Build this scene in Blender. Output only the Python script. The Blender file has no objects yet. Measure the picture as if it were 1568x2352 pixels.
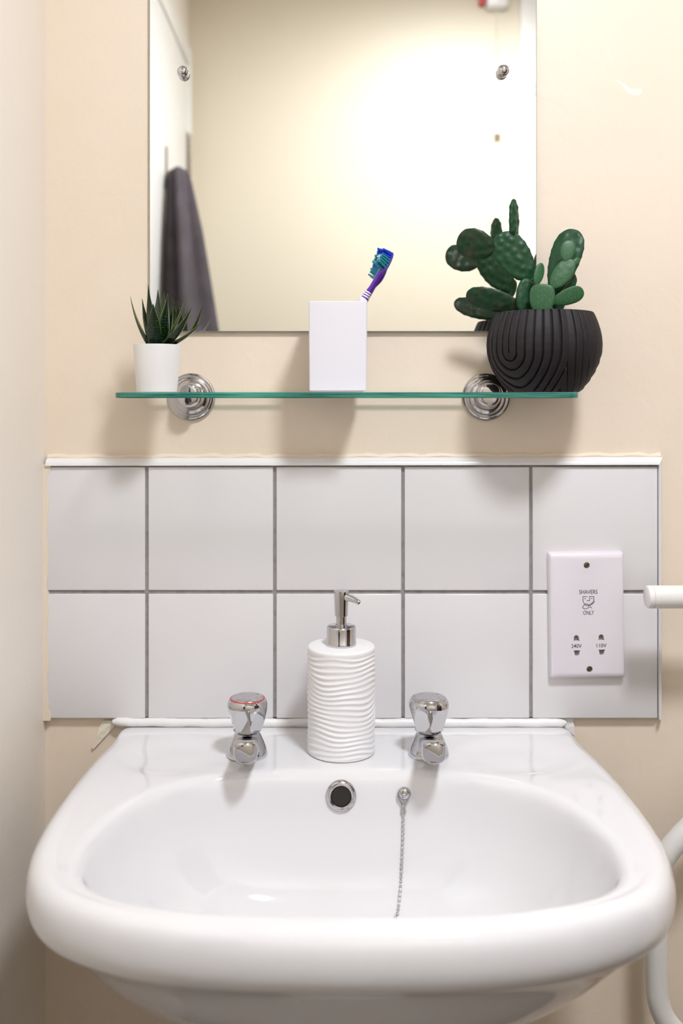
import bpy, bmesh, math, random
from mathutils import Vector, Matrix, Quaternion
from mathutils.bvhtree import BVHTree
random.seed(7)
PI = math.pi
scene = bpy.context.scene
COL = scene.collection

# ---------------------------------------------------------------- camera, world, light, exposure
H = 1.25            # camera height above the floor
D = 1.15            # distance of the lens from the back wall (wall plane is Y = 0)
F = 2227.0          # focal length in pixels of the 1568 x 2352 frame
PX, PY = 760.0, 905.0
cam_d = bpy.data.cameras.new('camera')
cam = bpy.data.objects.new('camera', cam_d)
COL.objects.link(cam)
cam.location = (0, -D, H)
cam.rotation_euler = (PI / 2, 0, 0)
cam_d.sensor_fit = 'VERTICAL'
cam_d.sensor_width = 36.0
cam_d.sensor_height = 36.0
cam_d.lens = F / 2352.0 * 36.0
cam_d.shift_x = (784.0 - PX) / 2352.0
cam_d.shift_y = -(1176.0 - PY) / 2352.0
cam_d.clip_start = 0.02
cam_d.dof.use_dof = True
cam_d.dof.focus_distance = 1.06
cam_d.dof.aperture_fstop = 3.4
scene.camera = cam

world = bpy.data.worlds.new('world')
scene.world = world
world.use_nodes = True
world.node_tree.nodes['Background'].inputs[0].default_value = (1, 0.97, 0.93, 1)
world.node_tree.nodes['Background'].inputs[1].default_value = 0.0

LAMP = Vector((0.40, -0.98, H + 1.11))
LAMP_R = 0.125
LAMP_POWER = 138.0
scene.view_settings.view_transform = 'Standard'
scene.view_settings.look = 'None'
scene.view_settings.gamma = 1.0
scene.view_settings.use_curve_mapping = False
scene.view_settings.exposure = 0.0

# ---------------------------------------------------------------- helpers
def W(px, py, Y):
    """point of the room on the plane at depth Y that the photograph shows at a pixel"""
    d = D + Y
    return Vector(((px - PX) / F * d, Y, H - (py - PY) / F * d))

def mat(name, color, rough=0.5, metal=0.0, spec=0.5, coat=0.0, bump=None, noise=None, emit=None, sss=0.0):
    m = bpy.data.materials.new(name)
    m.use_nodes = True
    nt = m.node_tree
    b = nt.nodes['Principled BSDF']
    b.inputs['Base Color'].default_value = (*color, 1)
    b.inputs['Roughness'].default_value = rough
    b.inputs['Metallic'].default_value = metal
    b.inputs['Specular IOR Level'].default_value = spec
    b.inputs['Coat Weight'].default_value = coat
    if sss:
        b.inputs['Subsurface Weight'].default_value = sss
        b.inputs['Subsurface Scale'].default_value = 0.004
    if emit:
        b.inputs['Emission Color'].default_value = (*emit[0], 1)
        b.inputs['Emission Strength'].default_value = emit[1]
    tc = nt.nodes.new('ShaderNodeTexCoord')
    if noise:
        scale, c2, lo, hi = noise
        n = nt.nodes.new('ShaderNodeTexNoise')
        n.inputs['Scale'].default_value = scale
        n.inputs['Detail'].default_value = 6
        n.inputs['Roughness'].default_value = 0.6
        nt.links.new(tc.outputs['Object'], n.inputs['Vector'])
        r = nt.nodes.new('ShaderNodeMapRange')
        r.inputs['From Min'].default_value = lo
        r.inputs['From Max'].default_value = hi
        nt.links.new(n.outputs['Fac'], r.inputs['Value'])
        mx = nt.nodes.new('ShaderNodeMix')
        mx.data_type = 'RGBA'
        mx.inputs[6].default_value = (*color, 1)
        mx.inputs[7].default_value = (*c2, 1)
        nt.links.new(r.outputs['Result'], mx.inputs[0])
        nt.links.new(mx.outputs[2], b.inputs['Base Color'])
    if bump:
        scale, strength, dist = bump
        n = nt.nodes.new('ShaderNodeTexNoise')
        n.inputs['Scale'].default_value = scale
        n.inputs['Detail'].default_value = 4
        nt.links.new(tc.outputs['Object'], n.inputs['Vector'])
        bp = nt.nodes.new('ShaderNodeBump')
        bp.inputs['Strength'].default_value = strength
        bp.inputs['Distance'].default_value = dist
        nt.links.new(n.outputs['Fac'], bp.inputs['Height'])
        nt.links.new(bp.outputs['Normal'], b.inputs['Normal'])
    return m

def tag(o, label=None, cat=None, group=None, kind=None):
    if label: o['label'] = label
    if cat: o['category'] = cat
    if group: o['group'] = group
    if kind: o['kind'] = kind
    return o

def thing(name, loc, label, cat, group=None):
    o = bpy.data.objects.new(name, None)
    o.empty_display_size = 0.02
    o.location = loc
    COL.objects.link(o)
    return tag(o, label, cat, group)

def wloc(o):
    v = Vector((0, 0, 0))
    while o is not None:
        v += Vector(o.location)
        o = o.parent
    return v

def build(name, bm, m, parent=None, origin=None, smooth=True, angle=40, subsurf=0):
    """link a bmesh (in room coordinates) as one mesh object"""
    o_loc = Vector(origin) if origin is not None else (wloc(parent) if parent else Vector((0, 0, 0)))
    bmesh.ops.recalc_face_normals(bm, faces=bm.faces)
    bmesh.ops.translate(bm, verts=bm.verts, vec=-o_loc)
    me = bpy.data.meshes.new(name)
    bm.to_mesh(me)
    bm.free()
    mats = m if isinstance(m, (list, tuple)) else [m]
    for x in mats: me.materials.append(x)
    if smooth:
        me.polygons.foreach_set('use_smooth', [True] * len(me.polygons))
        if angle < 180:
            me.set_sharp_from_angle(angle=math.radians(angle))
    o = bpy.data.objects.new(name, me)
    COL.objects.link(o)
    if parent:
        o.parent = parent
        o.location = o_loc - wloc(parent)
    else:
        o.location = o_loc
    if subsurf:
        md = o.modifiers.new('subsurf', 'SUBSURF')
        md.levels = subsurf
        md.render_levels = subsurf
    return o

def box(bm, x0, x1, y0, y1, z0, z1, bevel=0.0, seg=2):
    r = bmesh.ops.create_cube(bm, size=1.0)
    vs = r['verts']
    for v in vs:
        v.co = Vector((x0 if v.co.x < 0 else x1, y0 if v.co.y < 0 else y1, z0 if v.co.z < 0 else z1))
    if bevel:
        es = list({e for v in vs for e in v.link_edges})
        bmesh.ops.bevel(bm, geom=es, offset=bevel, segments=seg, profile=0.5, affect='EDGES')
    return bm

def frame_of(axis):
    axis = Vector(axis).normalized()
    up = Vector((0, 0, 1)) if abs(axis.z) < 0.95 else Vector((0, 1, 0))
    u = axis.cross(up).normalized()
    v = axis.cross(u).normalized()
    return u, v, axis

def lathe(bm, prof, origin, axis=(0, 0, 1), n=48, cap0=True, cap1=True, rmod=None):
    """prof: list of (radius, height along the axis)"""
    u, v, a = frame_of(axis)
    o = Vector(origin)
    rings = []
    for r, h in prof:
        if r <= 1e-7:
            rings.append([bm.verts.new(o + a * h)])
        else:
            ring = []
            for i in range(n):
                t = 2 * PI * i / n
                rr = rmod(r, h, t) if rmod else r
                ring.append(bm.verts.new(o + a * h + (u * math.cos(t) + v * math.sin(t)) * rr))
            rings.append(ring)
    for A, B in zip(rings[:-1], rings[1:]):
        if len(A) == 1 and len(B) == 1: continue
        for i in range(n):
            j = (i + 1) % n
            if len(A) == 1: bm.faces.new((A[0], B[i], B[j]))
            elif len(B) == 1: bm.faces.new((A[i], B[0], A[j]))
            else: bm.faces.new((A[i], B[i], B[j], A[j]))
    if cap0 and len(rings[0]) > 1: bm.faces.new(rings[0])
    if cap1 and len(rings[-1]) > 1: bm.faces.new(list(reversed(rings[-1])))
    return bm

def catmull(pts, sub=8, closed=False):
    P = [Vector(p) for p in pts]
    out = []
    n = len(P)
    rng = range(n) if closed else range(n - 1)
    for i in rng:
        if closed:
            p0, p1, p2, p3 = P[(i - 1) % n], P[i], P[(i + 1) % n], P[(i + 2) % n]
        else:
            p0, p1, p2, p3 = P[max(i - 1, 0)], P[i], P[i + 1], P[min(i + 2, n - 1)]
        for k in range(sub):
            t = k / sub
            out.append(0.5 * ((2 * p1) + (p2 - p0) * t + (2 * p0 - 5 * p1 + 4 * p2 - p3) * t * t + (3 * p1 - p0 - 3 * p2 + p3) * t ** 3))
    if not closed: out.append(P[-1].copy())
    return out

def tube(bm, pts, rad, n=12, cap=True, flat=None, closed=False):
    """sweep a circle (or an ellipse: flat = (ru, rv factors)) along a polyline; rad a number or a list"""
    P = [Vector(p) for p in pts]
    m = len(P)
    R = rad if isinstance(rad, (list, tuple)) else [rad] * m
    u = None
    rings = []
    for i in range(m):
        if closed: t = (P[(i + 1) % m] - P[(i - 1) % m]).normalized()
        else: t = (P[min(i + 1, m - 1)] - P[max(i - 1, 0)]).normalized()
        if u is None: u, v, _ = frame_of(t)
        else:
            u = (u - t * u.dot(t)).normalized()
            v = t.cross(u).normalized()
        fu, fv = flat if flat else (1, 1)
        rings.append([bm.verts.new(P[i] + (u * math.cos(2 * PI * k / n) * fu + v * math.sin(2 * PI * k / n) * fv) * R[i]) for k in range(n)])
    prs = list(zip(rings[:-1], rings[1:]))
    if closed: prs.append((rings[-1], rings[0]))
    for A, B in prs:
        for k in range(n):
            j = (k + 1) % n
            bm.faces.new((A[k], B[k], B[j], A[j]))
    if cap and not closed:
        bm.faces.new(rings[0])
        bm.faces.new(list(reversed(rings[-1])))
    return bm

def loft(bm, rings, cap0=True, cap1=True):
    V = [[bm.verts.new(p) for p in r] for r in rings]
    n = len(V[0])
    for A, B in zip(V[:-1], V[1:]):
        for k in range(n):
            j = (k + 1) % n
            bm.faces.new((A[k], B[k], B[j], A[j]))
    if cap0: bm.faces.new(V[0])
    if cap1: bm.faces.new(list(reversed(V[-1])))
    return bm

def sphere(bm, c, r, u=20, v=12, sc=(1, 1, 1)):
    x = bmesh.ops.create_uvsphere(bm, u_segments=u, v_segments=v, radius=r)
    for k in x['verts']:
        k.co = Vector((k.co.x * sc[0], k.co.y * sc[1], k.co.z * sc[2])) + Vector(c)
    return bm

NB = bmesh.new

# ---------------------------------------------------------------- materials
M_wall = mat('cream_paint', (0.86, 0.745, 0.61), 0.45, bump=(90, 0.10, 0.004), noise=(5, (0.83, 0.705, 0.555), 0.45, 0.8))
M_left = mat('cream_paint_lightened', (0.90, 0.83, 0.74), 0.45, bump=(60, 0.12, 0.005))  # cream lightened to make up for the weaker lamplight on this wall
M_smear = mat('wall_filler', (0.90, 0.82, 0.73), 0.6)
M_far = mat('yellow_cream_paint', (0.76, 0.69, 0.555), 0.5, bump=(60, 0.08, 0.004))
M_ceil = mat('ceiling_paint', (0.85, 0.83, 0.79), 0.7)
M_floor = mat('brown_vinyl', (0.085, 0.058, 0.042), 0.5, noise=(40, (0.06, 0.042, 0.032), 0.4, 0.7))
M_tile = mat('white_glaze', (0.78, 0.765, 0.775), 0.13, bump=(9, 0.05, 0.01))
M_grout = mat('grey_grout', (0.33, 0.31, 0.31), 0.9, bump=(300, 0.4, 0.001), noise=(120, (0.22, 0.205, 0.20), 0.45, 0.8))
M_plastic = mat('white_plastic', (0.84, 0.83, 0.83), 0.25)
M_socket = mat('socket_plastic', (0.80, 0.76, 0.81), 0.28)
M_gloss = mat('white_gloss_paint', (0.83, 0.82, 0.79), 0.3)
M_ceramic = mat('white_ceramic', (0.81, 0.805, 0.815), 0.07, coat=0.5)
M_caulk = mat('white_sealant', (0.88, 0.87, 0.86), 0.35, bump=(120, 0.2, 0.002))
M_plaster = mat('old_filler', (0.84, 0.77, 0.64), 0.8, bump=(200, 0.5, 0.002))
M_chrome = mat('chrome', (0.60, 0.60, 0.62), 0.05, 1.0)
M_chrome_soft = mat('dulled_chrome', (0.52, 0.51, 0.52), 0.13, 1.0)
M_chrome_worn = mat('worn_chrome', (0.55, 0.54, 0.56), 0.16, 1.0, noise=(160, (0.28, 0.26, 0.25), 0.52, 0.72))
M_brass = mat('dull_brass', (0.28, 0.20, 0.12), 0.35, 1.0)
M_dark = mat('dark_hole', (0.018, 0.014, 0.010), 0.7)
M_slot = mat('grey_brown_socket', (0.22, 0.20, 0.17), 0.6)
M_ink = mat('navy_print', (0.015, 0.015, 0.04), 0.5)
M_tumbler = mat('white_acrylic', (0.83, 0.82, 0.88), 0.18)
M_pot_white = mat('white_pot', (0.82, 0.81, 0.80), 0.35)
M_pot_dark = mat('charcoal_clay', (0.0125, 0.010, 0.0118), 0.6, spec=0.35, noise=(120, (0.018, 0.0145, 0.017), 0.4, 0.7))
M_soil = mat('dark_soil', (0.03, 0.022, 0.015), 0.95, bump=(300, 1.0, 0.004))
M_disp = mat('white_stoneware', (0.86, 0.85, 0.855), 0.5)
M_purple = mat('purple_plastic', (0.10, 0.02, 0.36), 0.22)
M_bwhite = mat('white_rubber', (0.85, 0.84, 0.86), 0.35)
M_blue = mat('blue_bristle', (0.005, 0.06, 0.65), 0.4)
M_teal = mat('teal_bristle', (0.01, 0.28, 0.36), 0.4)
M_wbr = mat('pale_bristle', (0.62, 0.75, 0.88), 0.4)
M_towel = mat('grey_terry', (0.085, 0.072, 0.082), 0.95, bump=(400, 0.8, 0.003), noise=(14, (0.12, 0.10, 0.115), 0.4, 0.7))
M_wood = mat('dark_wood', (0.05, 0.024, 0.014), 0.4, noise=(18, (0.028, 0.013, 0.008), 0.35, 0.7))
M_hinge = mat('hinge_metal', (0.35, 0.31, 0.26), 0.35, 1.0)
M_grey = mat('grey_metal', (0.22, 0.22, 0.22), 0.4, 0.6)
M_red = mat('red_plastic', (0.6, 0.03, 0.04), 0.35)
M_cord = mat('cord', (0.80, 0.76, 0.66), 0.7)
M_lamp = mat('lamp_diffuser', (0.9, 0.9, 0.9), 0.5, emit=((1.0, 1.03, 1.11), LAMP_POWER))

# mirror silvering
M_mirror = mat('mirror_silver', (0.93, 0.935, 0.90), 0.0, 1.0)
M_mirror_edge = mat('mirror_glass_edge', (0.30, 0.36, 0.34), 0.15)

def glass_mats():
    m = bpy.data.materials.new('shelf_glass_face')
    m.use_nodes = True
    nt = m.node_tree
    out = nt.nodes['Material Output']
    nt.nodes.remove(nt.nodes['Principled BSDF'])
    tr = nt.nodes.new('ShaderNodeBsdfTransparent'); tr.inputs[0].default_value = (0.975, 0.99, 0.985, 1)
    gl = nt.nodes.new('ShaderNodeBsdfGlossy'); gl.inputs['Roughness'].default_value = 0.0
    lw = nt.nodes.new('ShaderNodeLayerWeight'); lw.inputs[0].default_value = 0.5
    pw = nt.nodes.new('ShaderNodeMath'); pw.operation = 'POWER'; pw.inputs[1].default_value = 5.0
    nt.links.new(lw.outputs['Facing'], pw.inputs[0])
    fr = nt.nodes.new('ShaderNodeMath'); fr.operation = 'MULTIPLY_ADD'; fr.inputs[1].default_value = 0.96; fr.inputs[2].default_value = 0.04
    nt.links.new(pw.outputs[0], fr.inputs[0])
    mx = nt.nodes.new('ShaderNodeMixShader')
    nt.links.new(fr.outputs[0], mx.inputs[0]); nt.links.new(tr.outputs[0], mx.inputs[1]); nt.links.new(gl.outputs[0], mx.inputs[2])
    nt.links.new(mx.outputs[0], out.inputs[0])
    e = bpy.data.materials.new('shelf_glass_edge')
    e.use_nodes = True
    nt = e.node_tree
    out = nt.nodes['Material Output']
    pb = nt.nodes['Principled BSDF']
    pb.inputs['Base Color'].default_value = (0.02, 0.20, 0.155, 1)
    pb.inputs['Roughness'].default_value = 0.08
    tc = nt.nodes.new('ShaderNodeTexCoord')
    mp = nt.nodes.new('ShaderNodeMapping'); mp.inputs['Scale'].default_value = (14, 14, 700)
    nz = nt.nodes.new('ShaderNodeTexNoise'); nz.inputs['Scale'].default_value = 1.0; nz.inputs['Detail'].default_value = 3
    nt.links.new(tc.outputs['Object'], mp.inputs[0]); nt.links.new(mp.outputs[0], nz.inputs['Vector'])
    cr = nt.nodes.new('ShaderNodeValToRGB')
    cr.color_ramp.elements[0].position = 0.35; cr.color_ramp.elements[0].color = (0.008, 0.10, 0.085, 1)
    cr.color_ramp.elements[1].position = 0.68; cr.color_ramp.elements[1].color = (0.10, 0.42, 0.33, 1)
    nt.links.new(nz.outputs['Fac'], cr.inputs[0]); nt.links.new(cr.outputs[0], pb.inputs['Base Color'])
    tr = nt.nodes.new('ShaderNodeBsdfTransparent'); tr.inputs[0].default_value = (0.35, 0.80, 0.68, 1)
    mx = nt.nodes.new('ShaderNodeMixShader'); mx.inputs[0].default_value = 0.72
    nt.links.new(tr.outputs[0], mx.inputs[1]); nt.links.new(pb.outputs[0], mx.inputs[2])
    nt.links.new(mx.outputs[0], out.inputs[0])
    return m, e
M_glass, M_glass_edge = glass_mats()

def leaf_mat():
    m = mat('succulent_leaf', (0.012, 0.045, 0.014), 0.22)
    nt = m.node_tree
    b = nt.nodes['Principled BSDF']
    uv = nt.nodes.new('ShaderNodeUVMap')
    sp = nt.nodes.new('ShaderNodeSeparateXYZ')
    nt.links.new(uv.outputs[0], sp.inputs[0])
    def math_(op, a, bb=None):
        n = nt.nodes.new('ShaderNodeMath'); n.operation = op
        for i, x in enumerate((a, bb)):
            if x is None: continue
            if isinstance(x, (int, float)): n.inputs[i].default_value = x
            else: nt.links.new(x, n.inputs[i])
        return n.outputs[0]
    # pale yellow-green margins and tip (v = distance from the midrib)
    edge = nt.nodes.new('ShaderNodeMapRange')
    edge.inputs['From Min'].default_value = 0.80; edge.inputs['From Max'].default_value = 1.0
    nt.links.new(sp.outputs[1], edge.inputs['Value'])
    tip = nt.nodes.new('ShaderNodeMapRange')
    tip.inputs['From Min'].default_value = 0.2; tip.inputs['From Max'].default_value = 1.0
    tip.inputs['To Max'].default_value = 0.85
    nt.links.new(sp.outputs[0], tip.inputs['Value'])
    ed = math_('MULTIPLY', edge.outputs[0], math_('ADD', tip.outputs[0], 0.12))
    mx = nt.nodes.new('ShaderNodeMix'); mx.data_type = 'RGBA'
    mx.inputs[6].default_value = (0.004, 0.017, 0.006, 1); mx.inputs[7].default_value = (0.20, 0.30, 0.03, 1)
    nt.links.new(ed, mx.inputs[0])
    # cross bands of raised pale ridges on the lower half
    wv = math_('SINE', math_('MULTIPLY', sp.outputs[0], 120.0))
    nz = nt.nodes.new('ShaderNodeTexNoise'); nz.inputs['Scale'].default_value = 400
    tc = nt.nodes.new('ShaderNodeTexCoord'); nt.links.new(tc.outputs['Object'], nz.inputs['Vector'])
    bd = math_('MULTIPLY', math_('GREATER_THAN', wv, 0.55), math_('GREATER_THAN', nz.outputs['Fac'], 0.5))
    lo = math_('MULTIPLY', bd, math_('LESS_THAN', sp.outputs[0], 0.62))
    mx2 = nt.nodes.new('ShaderNodeMix'); mx2.data_type = 'RGBA'
    mx2.inputs[7].default_value = (0.035, 0.085, 0.045, 1)
    nt.links.new(math_('MULTIPLY', lo, 0.6), mx2.inputs[0]); nt.links.new(mx.outputs[2], mx2.inputs[6])
    nt.links.new(mx2.outputs[2], b.inputs['Base Color'])
    return m
M_leaf = leaf_mat()

def cactus_mat(name, base, blotch, speck):
    m = mat(name, base, 0.42, spec=0.35)
    nt = m.node_tree
    b = nt.nodes['Principled BSDF']
    tc = nt.nodes.new('ShaderNodeTexCoord')
    n1 = nt.nodes.new('ShaderNodeTexNoise'); n1.inputs['Scale'].default_value = 90; n1.inputs['Detail'].default_value = 5
    n2 = nt.nodes.new('ShaderNodeTexVoronoi'); n2.inputs['Scale'].default_value = 620
    nt.links.new(tc.outputs['Object'], n1.inputs['Vector']); nt.links.new(tc.outputs['Object'], n2.inputs['Vector'])
    r1 = nt.nodes.new('ShaderNodeMapRange'); r1.inputs['From Min'].default_value = 0.48; r1.inputs['From Max'].default_value = 0.72; r1.inputs['To Max'].default_value = blotch
    nt.links.new(n1.outputs['Fac'], r1.inputs['Value'])
    mx = nt.nodes.new('ShaderNodeMix'); mx.data_type = 'RGBA'
    mx.inputs[6].default_value = (*base, 1); mx.inputs[7].default_value = (0.07, 0.05, 0.035, 1)
    nt.links.new(r1.outputs[0], mx.inputs[0])
    r2 = nt.nodes.new('ShaderNodeMapRange'); r2.inputs['From Min'].default_value = 0.22; r2.inputs['From Max'].default_value = 0.05; r2.inputs['To Max'].default_value = speck
    nt.links.new(n2.outputs['Distance'], r2.inputs['Value'])
    mx2 = nt.nodes.new('ShaderNodeMix'); mx2.data_type = 'RGBA'
    mx2.inputs[7].default_value = (0.30, 0.42, 0.27, 1)
    nt.links.new(r2.outputs[0], mx2.inputs[0]); nt.links.new(mx.outputs[2], mx2.inputs[6])
    nt.links.new(mx2.outputs[2], b.inputs['Base Color'])
    return m
M_cact = cactus_mat('cactus_green', (0.008, 0.055, 0.018), 0.0, 0.0)
M_cact_blotch = cactus_mat('cactus_green_scarred', (0.008, 0.040, 0.015), 0.75, 0.0)
M_cact_speck = cactus_mat('cactus_green_dusty', (0.026, 0.10, 0.036), 0.0, 0.85)

# ---------------------------------------------------------------- the room
CEIL = H + 1.20
XL, XJ, XR, YF = -0.3385, -0.405, 1.25, -1.62
YJ = -0.42

bm = NB(); box(bm, -0.6, XR + .1, YF - .1, 0.1, -0.1, 0); tag(build('floor', bm, M_floor, smooth=False), 'dark brown vinyl floor of the small bathroom', 'floor', kind='structure')
bm = NB(); box(bm, -0.6, XR + .1, YF - .1, 0.1, CEIL, CEIL + .1); tag(build('ceiling', bm, M_ceil, smooth=False), 'plain white painted ceiling of the bathroom', 'ceiling', kind='structure')
bm = NB(); box(bm, -0.6, XR + .1, 0, 0.1, 0, CEIL)
wall_back = tag(build('wall_back', bm, M_wall, smooth=False), 'cream painted wall behind the basin with white tile splashback', 'wall', kind='structure')
bm = NB()
pts = [(XL, 0.0), (XL, YJ + 0.02), (XL - 0.004, YJ + 0.006), (XL - 0.02, YJ), (XJ, YJ), (XJ, YF), (-0.6, YF), (-0.6, 0.0)]
lo = [bm.verts.new((x, y, 0)) for x, y in pts]; hi = [bm.verts.new((x, y, CEIL)) for x, y in pts]
for i in range(len(pts)):
    j = (i + 1) % len(pts); bm.faces.new((lo[i], lo[j], hi[j], hi[i]))
bm.faces.new(lo); bm.faces.new(hi)
tag(build('wall_left', bm, M_left, angle=30), 'cream painted side wall meeting the tiles at the corner', 'wall', kind='structure')
bm = NB(); box(bm, XR, XR + .1, YF, 0, 0, CEIL); tag(build('wall_right', bm, M_wall, smooth=False), 'cream painted wall across from the towel door', 'wall', kind='structure')
bm = NB(); box(bm, XJ - .1, XR + .1, YF - .1, YF, 0, CEIL); tag(build('wall_front', bm, M_far, smooth=False), 'yellowish cream wall seen in the mirror', 'wall', kind='structure')

# splashback tiles on the back wall: grout bed and ten tiles
TY = -0.0085
def tx(px): return (px - PX) / F * (D + TY)
def tz(py): return H - (py - PY) / F * (D + TY)
gb = NB(); box(gb, tx(106), tx(1512), -0.0062, 0.0, tz(1648), tz(1068)); tag(build('grout', gb, M_grout, wall_back, smooth=False))
cols = [(107, 333), (340.5, 627), (634.5, 921.5), (929, 1215.5), (1223, 1509.5)]
rows = [(1073, 1356), (1364.5, 1650)]
for r, (ya, yb) in enumerate(rows):
    for c, (xa, xb) in enumerate(cols):
        bm = NB()
        box(bm, tx(xa), tx(xb), TY, -0.0005, tz(yb), tz(ya), 0.0011, 3)
        cx, cz = tx((xa + xb) / 2), tz((ya + yb) / 2)
        o = build('tile', bm, M_tile, wall_back, origin=(cx, 0, cz), angle=50)
        o.rotation_euler = (random.uniform(-.004, .004), 0, random.uniform(-.004, .004))
# paint that ran onto the tile edge in the corner
bm = NB()
V = []
n = 40
for i in range(n + 1):
    z = tz(1655) + (tz(1066) - tz(1655)) * i / n
    w = 0.0052 + 0.0010 * math.sin(i * .8) + 0.0008 * math.sin(i * 2.3) + (0.003 if i < 2 or i > n - 2 else 0)
    V.append([bm.verts.new((XL - .001, TY - .0012, z)), bm.verts.new((XL + w, TY - .0009, z)), bm.verts.new((XL + w + .0006, -0.0062, z)), bm.verts.new((XL - .001, -0.0062, z))])
for A, B in zip(V[:-1], V[1:]):
    for k in range(4): bm.faces.new((A[k], A[(k + 1) % 4], B[(k + 1) % 4], B[k]))
bm.faces.new(V[0]); bm.faces.new(V[-1])
build('paint_smear', bm, M_wall, wall_back)
# smear of white filler high on the wall
bm = NB()
sp = [(1412, 184), (1420, 188), (1432, 196), (1440, 205), (1452, 212), (1466, 212), (1473, 204)]
tube(bm, catmull([W(x, y, -0.0001) for x, y in sp], 4), [0.0006, .0008, .001, .0012, .0014, .0016, .0018, .002, .0022, .0024, .0027, .003, .0033, .0037, .004, .0043, .0046, .0048, .0048, .0046, .0042, .0038, .0032, .0022, .001], n=10)
for v in bm.verts: v.co.y = min(v.co.y, 0) * 0.10
build('filler_smear', bm, M_smear, wall_back)

# trim of the splashback: top, right
def quadrant(bm, p0, p1, up, w=0.0092, t=0.0125, m0=0.0, m1=0.0):
    """quarter-round edging from p0 to p1; 'up' points away from the tiles; m0/m1 mitre offsets at the outer edge"""
    p0, p1, up = Vector(p0), Vector(p1), Vector(up)
    d = (p1 - p0).normalized()
    sec = [(0, 0), (0, -t)] + [(w * math.sin(a), -t * math.cos(a)) for a in [PI / 2 * k / 7 for k in range(1, 8)]]
    A = [bm.verts.new(p0 + up * s + Vector((0, y, 0)) + d * (m0 * s / w)) for s, y in sec]
    B = [bm.verts.new(p1 + up * s + Vector((0, y, 0)) + d * (m1 * s / w)) for s, y in sec]
    for k in range(len(sec)):
        j = (k + 1) % len(sec); bm.faces.new((A[k], A[j], B[j], B[k]))
    bm.faces.new(A); bm.faces.new(B)
bm = NB(); quadrant(bm, (tx(106), 0, tz(1069.5)), (tx(1511), 0, tz(1067)), (0, 0, 1), m1=0.006)
tag(build('trim_1', bm, M_plastic, angle=50), 'white plastic edging along the top of the splashback tiles', 'trim', kind='structure')
bm = NB(); quadrant(bm, (tx(1511.5), 0, tz(1651)), (tx(1511.5), 0, tz(1067)), (1, 0, 0), w=0.006, t=0.0118, m1=0.006)
tag(build('trim_2', bm, M_plastic, angle=50), 'white plastic edging down the side of the tiles by the rail', 'trim', kind='structure')
# line of filler over the top edging
bm = NB()
pts = []
for i in range(60):
    x = tx(106) + (tx(1520) - tx(106)) * i / 59
    pts.append((x, -0.001, tz(1053) + (tz(1049) - tz(1053)) * i / 59 + 0.001 + 0.0008 * math.sin(i * 1.7)))
tube(bm, pts, [0.0032 + 0.0008 * math.sin(i * 2.9) for i in range(60)], n=8)
build('paint_bead', bm, M_wall, wall_back)

# left door (seen in the mirror) with frame and hinge, on the recessed part of the left wall
door1 = tag(bpy.data.objects.new('door_1', None), 'white door with dark towel hanging on it, seen in the mirror', 'door', kind='structure')
door1.location = (XJ, -1.1, 0); COL.objects.link(door1)
DT = H + 0.905
bm = NB(); box(bm, XJ, XJ + .012, -1.52, -0.74, 0.008, DT - .006, .002); build('door_leaf', bm, M_gloss, door1, angle=50)
bm = NB()
box(bm, XJ, XJ + .016, -1.575, -1.526, 0, DT + .055, .003)
box(bm, XJ, XJ + .016, -0.734, -0.685, 0, DT + .055, .003)
box(bm, XJ, XJ + .016, -1.526, -0.734, DT, DT + .055, .003)
build('door_frame', bm, M_gloss, door1, angle=50)
for zc in (H + 0.655, H - 0.80):
    bm = NB()
    for k in range(3): lathe(bm, [(.0062, -.058 + k * .04), (.0062, -.058 + k * .04 + .036)], (XJ + .017, -1.523, zc), n=16)
    box(bm, XJ + .010, XJ + .0145, -1.55, -1.497, zc - .058, zc + .058)
    build('hinge', bm, M_hinge, door1, angle=40)

# far door (seen in the mirror's other edge) with closer
door2 = tag(bpy.data.objects.new('door_2', None), 'white door with a grey closer, seen at the edge of the mirror', 'door', kind='structure')
door2.location = (0.95, YF, 0); COL.objects.link(door2)
DX0 = 0.535; D2T = H + 0.975
bm = NB()
box(bm, DX0, DX0 + .05, YF, YF + .022, 0, D2T + .2, .003)
box(bm, DX0 + .05, XR - .01, YF, YF + .018, D2T + .012, D2T + .2, .003)
build('door_frame', bm, M_gloss, door2, angle=50)
bm = NB(); box(bm, DX0 + .054, XR - .02, YF, YF + .014, 0.008, D2T, .002); build('door_leaf', bm, M_plastic, door2, angle=50)
bm = NB(); box(bm, DX0 + .055, XR - .02, YF, YF + .004, D2T, D2T + .012); build('door_gap', bm, M_grey, door2, smooth=False)
bm = NB()
cl = W(1231, 215, 0); cx = (1231 - PX) / F * (D - YF); cz = H - (215 - PY) / F * (D - YF)
box(bm, cx + .0, cx + .24, YF + .014, YF + .06, cz - .03, cz + .03, .006)
tube(bm, [(cx - .012, YF + .05, cz - .005), (cx + .05, YF + .08, cz + .05)], .010, n=10)
build('door_closer', bm, M_grey, door2, angle=40)

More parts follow.
